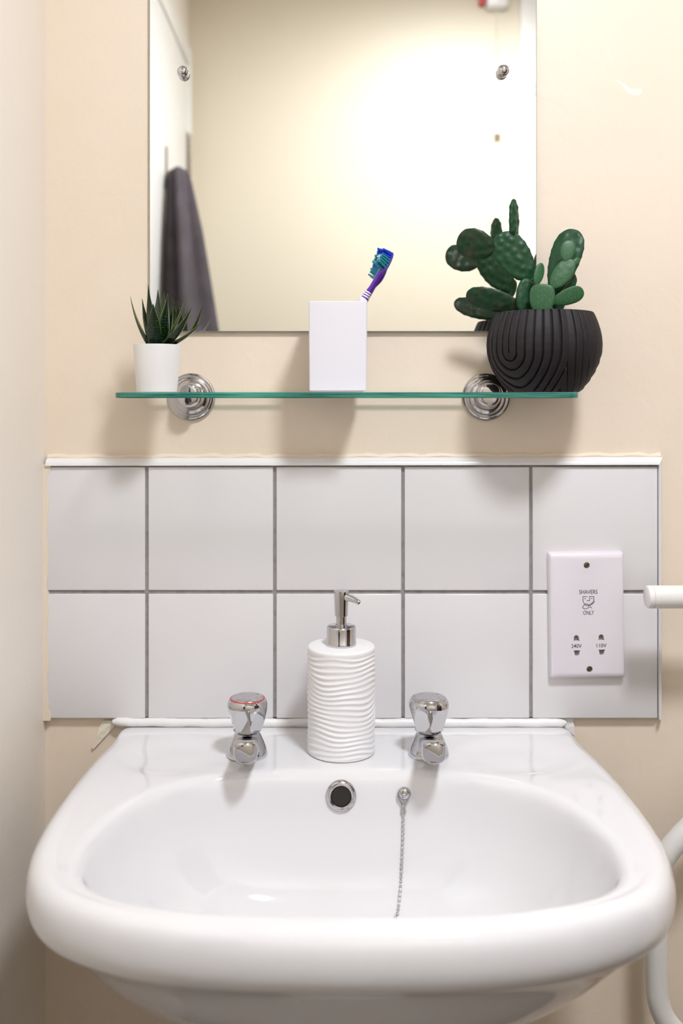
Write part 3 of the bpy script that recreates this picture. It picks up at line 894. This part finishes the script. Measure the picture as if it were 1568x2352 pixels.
# ---------------------------------------------------------------- small succulent in the white pot
PYs = -.074
pcx = (360.5 - PX) / F * (D + PYs)
ptop = H - (792 - PY) / F * (D + PYs)
suc = thing('potted_succulent', (pcx, PYs, ST), 'spiky dark green succulent in a small white pot', 'potted plant')
ph = ptop - ST
o = Vector((pcx, PYs, ST))
bm = NB(); lathe(bm, [(0, 0), (.0212, 0), (.0222, .0008), (.0264, ph - .0006), (.0263, ph), (.0252, ph), (.0250, ph - .0008), (.0240, ph - .008), (0, ph - .008)], o, n=64); build('pot', bm, M_pot_white, suc, angle=40)
bm = NB(); lathe(bm, [(.0242, ph - .009), (.0238, ph - .005), (.012, ph - .004), (0, ph - .0035)], o, n=32); build('soil', bm, M_soil, suc)
def leaf(base, ctrl, tip, wid, thick, face):
    """thick tapering leaf, channelled on the 'face' side"""
    bm = NB(); uvl = bm.loops.layers.uv.new('UVMap')
    NL, K = 22, 14
    face = Vector(face).normalized()
    rows_ = []
    for i in range(NL + 1):
        t = i / NL
        p = base * (1 - t) ** 2 + ctrl * 2 * t * (1 - t) + tip * t * t
        tg = ((ctrl - base) * (1 - t) + (tip - ctrl) * t).normalized()
        nn = (face - tg * face.dot(tg)).normalized(); sd_ = tg.cross(nn).normalized()
        w = wid / 2 * (.70 + .30 * sstep(0, .35, t)) * (1 - t ** 1.9) ** .85 * (1 - .45 * sstep(.55, .95, t)) + .00018
        th = thick * (1 - t ** 1.4) * .9 + .00012
        row = []
        for k in range(K):
            a = 2 * PI * k / K
            x = math.cos(a); y = math.sin(a)
            yy = y * th * (.55 if y > 0 else 1.0) + (x * x) * th * .9
            row.append((bm.verts.new(p + sd_ * w * x + nn * yy), t, abs(x)))
        rows_.append(row)
    for A, B in zip(rows_[:-1], rows_[1:]):
        for k in range(K):
            j = (k + 1) % K
            q = (A[k], B[k], B[j], A[j])
            f = bm.faces.new([v[0] for v in q])
            for lp, v in zip(f.loops, q): lp[uvl].uv = (v[1], v[2])
    bm.faces.new([v[0] for v in rows_[0]]); bm.faces.new([v[0] for v in reversed(rows_[-1])])
    return bm
def S2(zx, zy, Y): return W(240 + zx * .20408, 620 + zy * .20408, Y)
leaves = [  # tip(zx,zy), dY of tip, base(zx), bend(zx,zy offsets), width(zx)
    ((290, 295), -.006, 520, (-45, 60), 100), ((422, 318), .012, 545, (-30, 40), 85), ((492, 165), .006, 575, (-35, 60), 105),
    ((545, 378), -.026, 565, (0, -10), 125), ((600, 218), .016, 610, (0, 0), 95), ((672, 245), .020, 640, (0, 0), 85),
    ((712, 265), -.010, 625, (10, 40), 130), ((708, 330), .022, 660, (10, 0), 90), ((930, 262), .002, 660, (20, 80), 110),
    ((978, 418), -.016, 670, (50, 60), 130), ((1112, 558), -.004, 700, (30, 70), 90), ((770, 405), .020, 680, (10, 10), 80)]
for (tp, dy, bx, bend, wd) in leaves:
    tip = S2(tp[0], tp[1], PYs + dy)
    base = S2(bx + (bx - 610) * .15, 850, PYs + dy * .35)
    mid = base.lerp(tip, .5)
    ctrl = mid + Vector((bend[0] * .20408 / 2085, 0, -bend[1] * .20408 / 2085))
    face = Vector((o.x - tip.x, (PYs - tip.y) + (.0 if abs(dy) > .008 else -.004), .022))
    build('leaf', leaf(base, ctrl, tip, wd * 1.5 * .20408 / 2085, .0026, face), M_leaf, suc, angle=180)

# ---------------------------------------------------------------- cactus in the ridged charcoal pot
CY = -.070
ccx = (1248.5 - PX) / F * (D + CY)
ST2 = ST + .0002
cac = thing('potted_cactus', (ccx, CY, ST2), 'prickly pear cactus in a ridged charcoal bowl pot', 'potted plant')
o = Vector((ccx, CY, ST2))
sc = (D + CY) / F
ph = (899.5 - 718) * sc
pr = [(0.0, .078), (.02, .083), (.06, .0905), (.12, .0985), (.2, .1085), (.3, .118), (.4, .1245), (.5, .1285), (.6, .1295), (.7, .1280), (.78, .1250), (.86, .1205), (.92, .1165), (.97, .1125), (1.0, .1095)]
pr = [(h, r * 1000 * sc) for h, r in pr]
def pot_r(h):
    h = max(0, min(1, h))
    for (h0, r0), (h1, r1) in zip(pr[:-1], pr[1:]):
        if h <= h1:
            t = (h - h0) / (h1 - h0); return r0 + (r1 - r0) * t
    return pr[-1][1]
def pot_r_s(h): return (pot_r(h - .02) + pot_r(h) * 2 + pot_r(h + .02)) / 4 if .02 < h < .98 else pot_r(h)
RM = .0625
NTH, NV = 640, 150
cent = [-49 - 0.0, 74, 197]
v0 = (899.5 - 812) / 181.5
def groove(th, h):
    best = 9
    for c_ in cent:
        d = ((th - c_ + 180) % 360) - 180
        ax_ = math.radians(d) * RM
        if h >= v0: q = abs(ax_)
        else:
            q = math.hypot(ax_, (v0 - h) * ph * 1.05)
        best = min(best, q)
    s = .0098
    ph_ = (best / s) % 1.0
    e = min(ph_, 1 - ph_) * s
    g = -.0036 * math.exp(-(e / .00085) ** 2)
    return g + .0016 * (.5 - ph_)
bm = NB(); VV = []
for j in range(NV + 1):
    h = j / NV
    r0 = pot_r_s(h)
    ed = sstep(0, .03, h) * (1 - sstep(.985, 1.0, h) * .6)
    row = []
    for i in range(NTH):
        th = 360 * i / NTH - 180
        a = math.radians(th)
        r = r0 + groove(th, h) * ed
        row.append(bm.verts.new(o + Vector((r * math.sin(a), -r * math.cos(a), h * ph))))
    VV.append(row)
for zz, rr in ((ph + .0004, pr[-1][1] - .0025), (ph - .001, pr[-1][1] - .005), (ph - .012, pr[-1][1] - .004)):
    VV.append([bm.verts.new(o + Vector((rr * math.sin(2 * PI * i / NTH - PI), -rr * math.cos(2 * PI * i / NTH - PI), zz))) for i in range(NTH)])
for A, B in zip(VV[:-1], VV[1:]):
    for i in range(NTH):
        k = (i + 1) % NTH; bm.faces.new((A[i], A[k], B[k], B[i]))
bm.faces.new(VV[0]); bm.faces.new(VV[-1])
build('pot', bm, M_pot_dark, cac, angle=180)
bm = NB(); lathe(bm, [(.046, ph - .013), (.045, ph - .008), (.02, ph - .006), (0, ph - .005)], o, n=40); build('soil', bm, M_soil, cac)

def C1(zx, zy, dY): return W(980 + zx * .28061, 430 + zy * .28061, CY + dY)
ZS = .28061 * sc
def pad(base, tip, width, thick, yaw, bumps, neckw=.20, peak=.6, pitch=.0098, bh_=.0017, curl=0.0, sqn=2.0):
    bm = NB()
    ax_ = (tip - base); L = ax_.length; t_ = ax_.normalized()
    vw = (EYE - base).normalized()
    n_ = (vw - t_ * vw.dot(t_)).normalized()
    n_ = Quaternion(t_, math.radians(yaw)) @ n_
    s_ = t_.cross(n_).normalized()
    NL, K = 48, 56
    cells = []
    for iu in range(0, int(L / (pitch * .8)) + 1):
        for iv in range(-3, 4):
            cells.append((iu * pitch * .8 + random.uniform(-.24, .24) * pitch, (iv + .5 * (iu % 2)) * pitch + random.uniform(-.28, .28) * pitch))
    def prof_(t):
        if t < peak: e = math.sqrt(max(0, 1 - ((peak - t) / peak) ** 2)); return max(neckw * (1 - t / peak) ** .5 if t < .12 else 0, e ** 1.25)
        return max(0, 1 - ((t - peak) / (1 - peak)) ** sqn) ** (1 / sqn)
    ts = [0.004 + .996 * (1 - math.cos(PI * i / NL)) / 2 for i in range(NL + 1)]
    rs = []
    for t in ts[:-1]:
        w = prof_(t) * width / 2
        th = thick / 2 * (prof_(t) ** .6) * (1.15 - .4 * t)
        w = max(w, th * .8 if t < .2 else w)
        row = []
        for k in range(K):
            a = 2 * PI * k / K
            c_, s2 = math.cos(a), math.sin(a)
            x = w * c_; y = th * math.copysign(abs(s2) ** .55, s2)
            if bumps:
                # broad areole hillocks, staggered and jittered, on both faces and along the rim
                bb = 0
                for (cu_, cv_) in cells:
                    q = ((t * L - cu_) ** 2 + (x - cv_) ** 2) / (pitch * .30) ** 2
                    if q < 9: bb += math.exp(-q)
                bb = min(bb, 1.1) * bh_ * abs(s2) ** .6 * min(1, prof_(t) * 1.6) * bumps
                y += math.copysign(bb, s2)
                rim = bh_ * .5 * bumps * max(0, math.cos(t * L / pitch * 2 * PI)) * abs(c_) ** 6
                x += math.copysign(rim, c_)
            row.append(base + t_ * (t * L) + s_ * x + n_ * (y + curl * width * (t - .5) ** 2))
        rs.append(row)
    loft(bm, rs)
    return bm
pads = [  # base, tip (zoom coords), dY base, dY tip, width, thick(mm), yaw, bumps, material, peak, squareness
    ((716, 440), (710, 96), .006, .006, 125, 6.5, 62, 1.0, M_cact, .55, 2),
    ((850, 765), (585, 385), .004, .006, 280, 7, 8, .85, M_cact, .60, 2.2),
    ((560, 518), (248, 425), .006, .010, 252, 7, -8, .6, M_cact_blotch, .58, 2.2),
    ((780, 985), (322, 872), .006, .010, 190, 7, -14, .6, M_cact_blotch, .60, 2.2),
    ((800, 1060), (815, 745), .000, .002, 165, 8, 20, .3, M_cact, .45, 2.2),
    ((935, 1060), (948, 792), -.022, -.020, 200, 6, 0, .0, M_cact_speck, .6, 3.0),
    ((892, 806), (938, 620), -.018, -.014, 84, 4, 20, .0, M_cact_speck, .52, 2),
    ((1020, 832), (1190, 590), -.018, -.016, 152, 5, -6, .15, M_cact_speck, .56, 2.1),
    ((1130, 615), (1172, 436), -.016, -.013, 120, 4, 5, .0, M_cact_speck, .62, 2.1),
    ((1190, 634), (1250, 584), -.015, -.013, 52, 3, 0, .0, M_cact_speck, .62, 2),
    ((1018, 947), (1282, 848), -.020, -.022, 136, 4.5, 6, .0, M_cact_speck, .66, 2.2),
    ((1035, 880), (1205, 345), .004, .010, 255, 8, -12, .6, M_cact, .66, 2.2),
    ((1075, 1040), (1075, 795), .004, .008, 120, 8, 20, .4, M_cact, .55, 2),
    ((1060, 900), (1190, 690), .012, .016, 170, 7, 10, .4, M_cact, .6, 2)]
for (b, t, d0, d1, w, tk, yaw, bu, m_, pk, sqn) in pads:
    build('cactus_pad', pad(C1(b[0], b[1], d0), C1(t[0], t[1], d1), w * ZS, tk * .001, yaw, bu, peak=pk, sqn=sqn), m_, cac, angle=180)

# ---------------------------------------------------------------- shaver socket
KY = -.0185
def kp(px, py): return W(px, py, KY)
kc = kp(1348.5, 1414)
sock = thing('shaver_socket', (kc.x, TY, kc.z), 'white dual-voltage shaver socket plate with printed face symbol', 'socket')
kw, kh = 171 / F * (D + KY), 287 / F * (D + KY)
bm = NB()
# plate with curved front (side faces straight, top and bottom rolled)
rg = []
def rr_(hw, hh_, c, y, k=5):
    out = []
    for sx, sy, a0 in ((1, 1, 0), (-1, 1, PI / 2), (-1, -1, PI), (1, -1, 3 * PI / 2)):
        for i in range(k + 1):
            a = a0 + PI / 2 * i / k
            out.append(Vector((sx * (hw - c) + c * math.cos(a), y, sy * (hh_ - c) + c * math.sin(a))) + Vector((kc.x, 0, kc.z)))
    return out
loft(bm, [rr_(kw / 2 + .0006, kh / 2 + .0006, .002, TY), rr_(kw / 2 + .0003, kh / 2 + .0003, .002, TY - .006), rr_(kw / 2 - .0004, kh / 2 - .0006, .002, KY + .0022), rr_(kw / 2 - .0012, kh / 2 - .0022, .002, KY + .0007), rr_(kw / 2 - .0026, kh / 2 - .006, .002, KY)])
plate = build('faceplate', bm, M_socket, sock, angle=35)
cut = NB()
def slot_poly(px, py, up):
    """half-round-ended pin hole with small shoulders"""
    s = (D + KY) / F; pts_ = []
    for x, y in [(-7.2, 6.5), (-7.2, 3.5), (-5.8, 3.2)] + [(-5.8 * math.cos(a), -1.2 - 5.8 * math.sin(a)) for a in [PI * k / 8 for k in range(9)]] + [(5.8, 3.2), (7.2, 3.5), (7.2, 6.5)]:
        pts_.append((px + x, py + (y if up else -y)))
    return pts_
holes = []
for (x, y, up) in ((1322.6, 1465.5, True), (1379.6, 1464.5, True), (1323.6, 1500, False), (1380.6, 1499, False)): holes.append(slot_poly(x, y, up))
for (x, y) in ((1348.5, 1298.5), (1352, 1537)): holes.append([(x + 7 * math.cos(2 * PI * k / 20), y + 7 * math.sin(2 * PI * k / 20)) for k in range(20)])
for hpoly in holes:
    A = [cut.verts.new(kp(x, y) + Vector((0, -.004, 0))) for x, y in hpoly]
    B = [cut.verts.new(kp(x, y) + Vector((0, .006, 0))) for x, y in hpoly]
    cut.faces.new(A); cut.faces.new(B)
    for i in range(len(A)): cut.faces.new((A[i], A[(i + 1) % len(A)], B[(i + 1) % len(A)], B[i]))
cutter = build('cutter', cut, M_slot, sock, smooth=False)
md = plate.modifiers.new('holes', 'BOOLEAN'); md.operation = 'DIFFERENCE'; md.object = cutter; md.solver = 'EXACT'
bpy.context.view_layer.update()
dg = bpy.context.evaluated_depsgraph_get()
newme = bpy.data.meshes.new_from_object(plate.evaluated_get(dg))
plate.modifiers.clear(); plate.data = newme
bpy.data.objects.remove(cutter)
for hpoly in holes[:4]:
    bm = NB()
    A = [bm.verts.new(kp(x, y) + Vector((0, .0055, 0))) for x, y in hpoly]; B = [bm.verts.new(kp(x, y) + Vector((0, .0032, 0))) for x, y in hpoly]
    bm.faces.new(A); bm.faces.new(B)
    for i in range(len(A)): bm.faces.new((A[i], A[(i + 1) % len(A)], B[(i + 1) % len(A)], B[i]))
    build('pin_shutter', bm, M_slot, plate, smooth=False)
for (x, y) in ((1348.5, 1298.5), (1352, 1537)):
    q = kp(x, y)
    bm = NB(); lathe(bm, [(.0035, -.004), (.0035, .0), (.0030, .0006), (0, .0009)], (q.x, KY + .0016, q.z), axis=(0, -1, 0), n=24)
    scw = build('screw', bm, M_brass, plate, angle=40)
    bm = NB(); box(bm, q.x - .0031, q.x + .0031, KY + .0004, KY + .0012, q.z - .0005, q.z + .0005)
    bmesh.ops.rotate(bm, verts=bm.verts, cent=(q.x, 0, q.z), matrix=Matrix.Rotation(-.6, 3, 'Y'))
    build('screw_slot', bm, M_dark, scw, smooth=False)
def text(s, px, py, hpx, wpx, name):
    cu = bpy.data.curves.new('t', 'FONT'); cu.body = s; cu.size = 1; cu.align_x = 'CENTER'; cu.align_y = 'CENTER'; cu.resolution_u = 3
    cu.offset = .006
    ob = bpy.data.objects.new('t', cu); COL.objects.link(ob); bpy.context.view_layer.update()
    me = bpy.data.meshes.new_from_object(ob.evaluated_get(bpy.context.evaluated_depsgraph_get()))
    bpy.data.objects.remove(ob)
    xs = [v.co.x for v in me.vertices]; ys = [v.co.y for v in me.vertices]
    s_ = (D + KY) / F; q = kp(px, py)
    w0, h0 = max(xs) - min(xs), max(ys) - min(ys); cx_, cy_ = (max(xs) + min(xs)) / 2, (max(ys) + min(ys)) / 2
    for v in me.vertices:
        v.co = Vector((q.x + (v.co.x - cx_) / w0 * wpx * s_, KY - .00012, q.z + (v.co.y - cy_) / h0 * hpx * s_)) - wloc(plate)
    me.materials.clear(); me.materials.append(M_ink)
    ob = bpy.data.objects.new(name, me); COL.objects.link(ob); ob.parent = plate
    return ob
text('SHAVERS', 1351.3, 1359.5, 9.6, 42, 'lettering')
text('ONLY', 1351.3, 1407.3, 9.6, 25, 'lettering')
text('240V', 1322.6, 1483.5, 8.8, 23.5, 'lettering')
text('110V', 1380, 1483, 8.8, 23, 'lettering')
# pictogram: a face being shaved, drawn as thin printed strokes
def zpx(zx, zy): return 1220 + zx * .22194, 1230 + zy * .22194
strokes = [[(580, 632), (535, 632), (535, 680), (545, 700), (556, 712)],
           [(576, 674), (604, 674), (604, 632), (648, 632), (648, 680)],
           [(556, 712), (575, 706), (594, 718), (590, 728), (566, 724), (556, 712)],
           [(556, 714), (538, 726), (532, 742), (545, 756), (570, 756), (595, 745), (612, 740), (626, 752)],
           [(592, 722), (612, 718), (632, 704), (648, 682)], [(644, 674), (654, 690)], [(630, 690), (646, 704)], [(618, 700), (630, 718)], [(604, 708), (612, 728)], [(592, 714), (596, 732)]]
bm = NB()
for st in strokes:
    P = [kp(*zpx(x, y)) for x, y in st]
    if st is strokes[3]: P = catmull(P, 4)
    for a, b in zip(P[:-1], P[1:]):
        d = (b - a).normalized(); nn = Vector((-d.z, 0, d.x)) * .00033
        a2, b2 = a - d * .0002, b + d * .0002
        bm.faces.new([bm.verts.new(Vector((v.x, KY - .00013, v.z))) for v in (a2 - nn, b2 - nn, b2 + nn, a2 + nn)])
for (x, y) in ((556, 653), (626, 653)):
    q = kp(*zpx(x, y)); bm.faces.new([bm.verts.new((q.x + .0006 * math.cos(2 * PI * k / 12), KY - .00013, q.z + .0006 * math.sin(2 * PI * k / 12))) for k in range(12)])
build('shaver_pictogram', bm, M_ink, plate, smooth=False)
sock.rotation_euler = (0, math.radians(-.75), 0)

# ---------------------------------------------------------------- white rails at the side
RY = -.078
q = W(1484, 1371, RY)
rail = thing('towel_rail', (.66, 0, q.z), 'white round rail with flat end cap in front of the tiles', 'rail')
bm = NB(); lathe(bm, [(.0126, 0), (.0126, .32)], q + Vector((.0065, 0, 0)), axis=(1, 0, 0), n=40); bar = build('bar', bm, M_gloss, rail, angle=40)
bm = NB(); lathe(bm, [(0, 0), (.0112, 0), (.0122, .0008), (.0126, .0018), (.0126, .0058), (.0120, .0064), (.0120, .0072)], q, axis=(1, 0, 0), n=40); build('end_cap', bm, M_plastic, bar, angle=40)
bm = NB(); tube(bm, [(.66, RY, q.z), (.66, -.006, q.z)], .011, n=24); build('post', bm, M_gloss, rail)
bm = NB(); lathe(bm, [(.03, 0), (.03, .004), (.027, .007), (.012, .008)], (.66, 0, q.z), axis=(0, -1, 0), n=40); build('wall_flange', bm, M_gloss, rail, angle=40)

GY = -.065
def gp(x, y): return W(x, y, GY)
gr = thing('grab_rail', (.62, 0, H - .42), 'bent white tubular grab rail beside and behind the basin', 'rail')
pts = [Vector((.62, -.012, H - .36)), Vector((.62, -.045, H - .362)), Vector((.60, GY, H - .375)), gp(1640, 1845), gp(1590, 1895), gp(1545, 1942), gp(1518, 1985), gp(1510, 2040), gp(1508, 2150), gp(1508, 2250), gp(1512, 2300), gp(1530, 2345), gp(1570, 2385), gp(1640, 2420), Vector((.60, GY, H - .76)), Vector((.62, -.045, H - .77)), Vector((.62, -.012, H - .772))]
bm = NB(); tube(bm, catmull(pts, 8), .0122, n=24); build('tube', bm, M_gloss, gr, angle=60)
for z in (H - .36, H - .772):
    bm = NB(); lathe(bm, [(.036, 0), (.036, .004), (.032, .008), (.013, .013)], (.62, 0, z), axis=(0, -1, 0), n=40); build('wall_flange', bm, M_gloss, gr, angle=40)

# ---------------------------------------------------------------- towel on the door, hook, pull cord (seen in the mirror)
def VM(px, py, Y):
    """point at depth Y in the room that the mirror shows at a pixel"""
    d = D - Y + 2 * MY
    return Vector(((px - PX) / F * d, Y, H - (py - PY) / F * d))
hk = VM(388, 395, -1.17)
hook = thing('coat_hook', (XJ + .012, -1.17, hk.z - .02), 'small metal hook on the white door holding the towel', 'hook')
bm = NB(); box(bm, XJ + .012, XJ + .015, -1.18, -1.16, hk.z - .04, hk.z + .06, .001); build('hook_plate', bm, M_hinge, hook)
bm = NB(); tube(bm, catmull([(XJ + .014, -1.17, hk.z - .02), (XJ + .030, -1.17, hk.z - .026), (XJ + .042, -1.17, hk.z - .012), (XJ + .043, -1.17, hk.z + .004)], 6), .004, n=10); build('hook_arm', bm, M_hinge, hook)
tow = thing('hanging_towel', (XJ + .04, -1.17, hk.z - .75), 'dark grey towel hanging from the door hook in folds', 'towel')
bm = NB(); NT, NS = 72, 60
rs = []
for j in range(NS + 1):
    f = j / NS
    z = hk.z + .012 - .80 * f
    gx = .022 + .056 * f ** .9; gy = .026 + .105 * f ** .85
    cap_ = math.sqrt(max(.02, 1 - max(0, 1 - f / .03) ** 2)) if f < .03 else 1
    cx_ = XJ + .016 + gx * .95 + .004; cy_ = -1.165 + .02 * f
    row = []
    for i in range(NT):
        a = 2 * PI * i / NT
        fold = 1 + .34 * math.sin(5 * a + .7 + .3 * f) * min(1, f * 4 + .25) + .10 * math.sin(9 * a + 2 * f)
        row.append(Vector((cx_ + gx * cap_ * fold * math.cos(a), cy_ + gy * cap_ * fold * math.sin(a), z)))
    for p in row: p.x = max(p.x, XJ + .0165)
    rs.append(row)
loft(bm, rs)
build('cloth', bm, M_towel, tow, angle=180)

pc = VM(1143, 8, YF + .03)
cordt = thing('pull_cord', (pc.x, YF, pc.z), 'white and red pull-cord switch hanging on the far wall', 'pull cord')
bm = NB(); box(bm, pc.x - .032, pc.x + .028, YF, YF + .045, pc.z - .012, pc.z + .055, .008, 3); build('switch_box', bm, M_plastic, cordt, angle=40)
bm = NB(); box(bm, pc.x - .050, pc.x - .034, YF, YF + .03, pc.z + .0, pc.z + .05, .004); build('red_block', bm, M_red, cordt, angle=40)
ce_ = VM(1146, 285, YF + .03)
bm = NB(); tube(bm, [(pc.x, YF + .025, pc.z), (pc.x + .001, YF + .02, ce_.z)], .0016, n=8); build('cord', bm, M_cord, cordt)
bm = NB(); lathe(bm, [(.003, .02), (.008, .0), (.010, -.025), (0, -.027)], (pc.x + .001, YF + .02, ce_.z), n=20); build('cord_pull', bm, M_cord, cordt, angle=50)
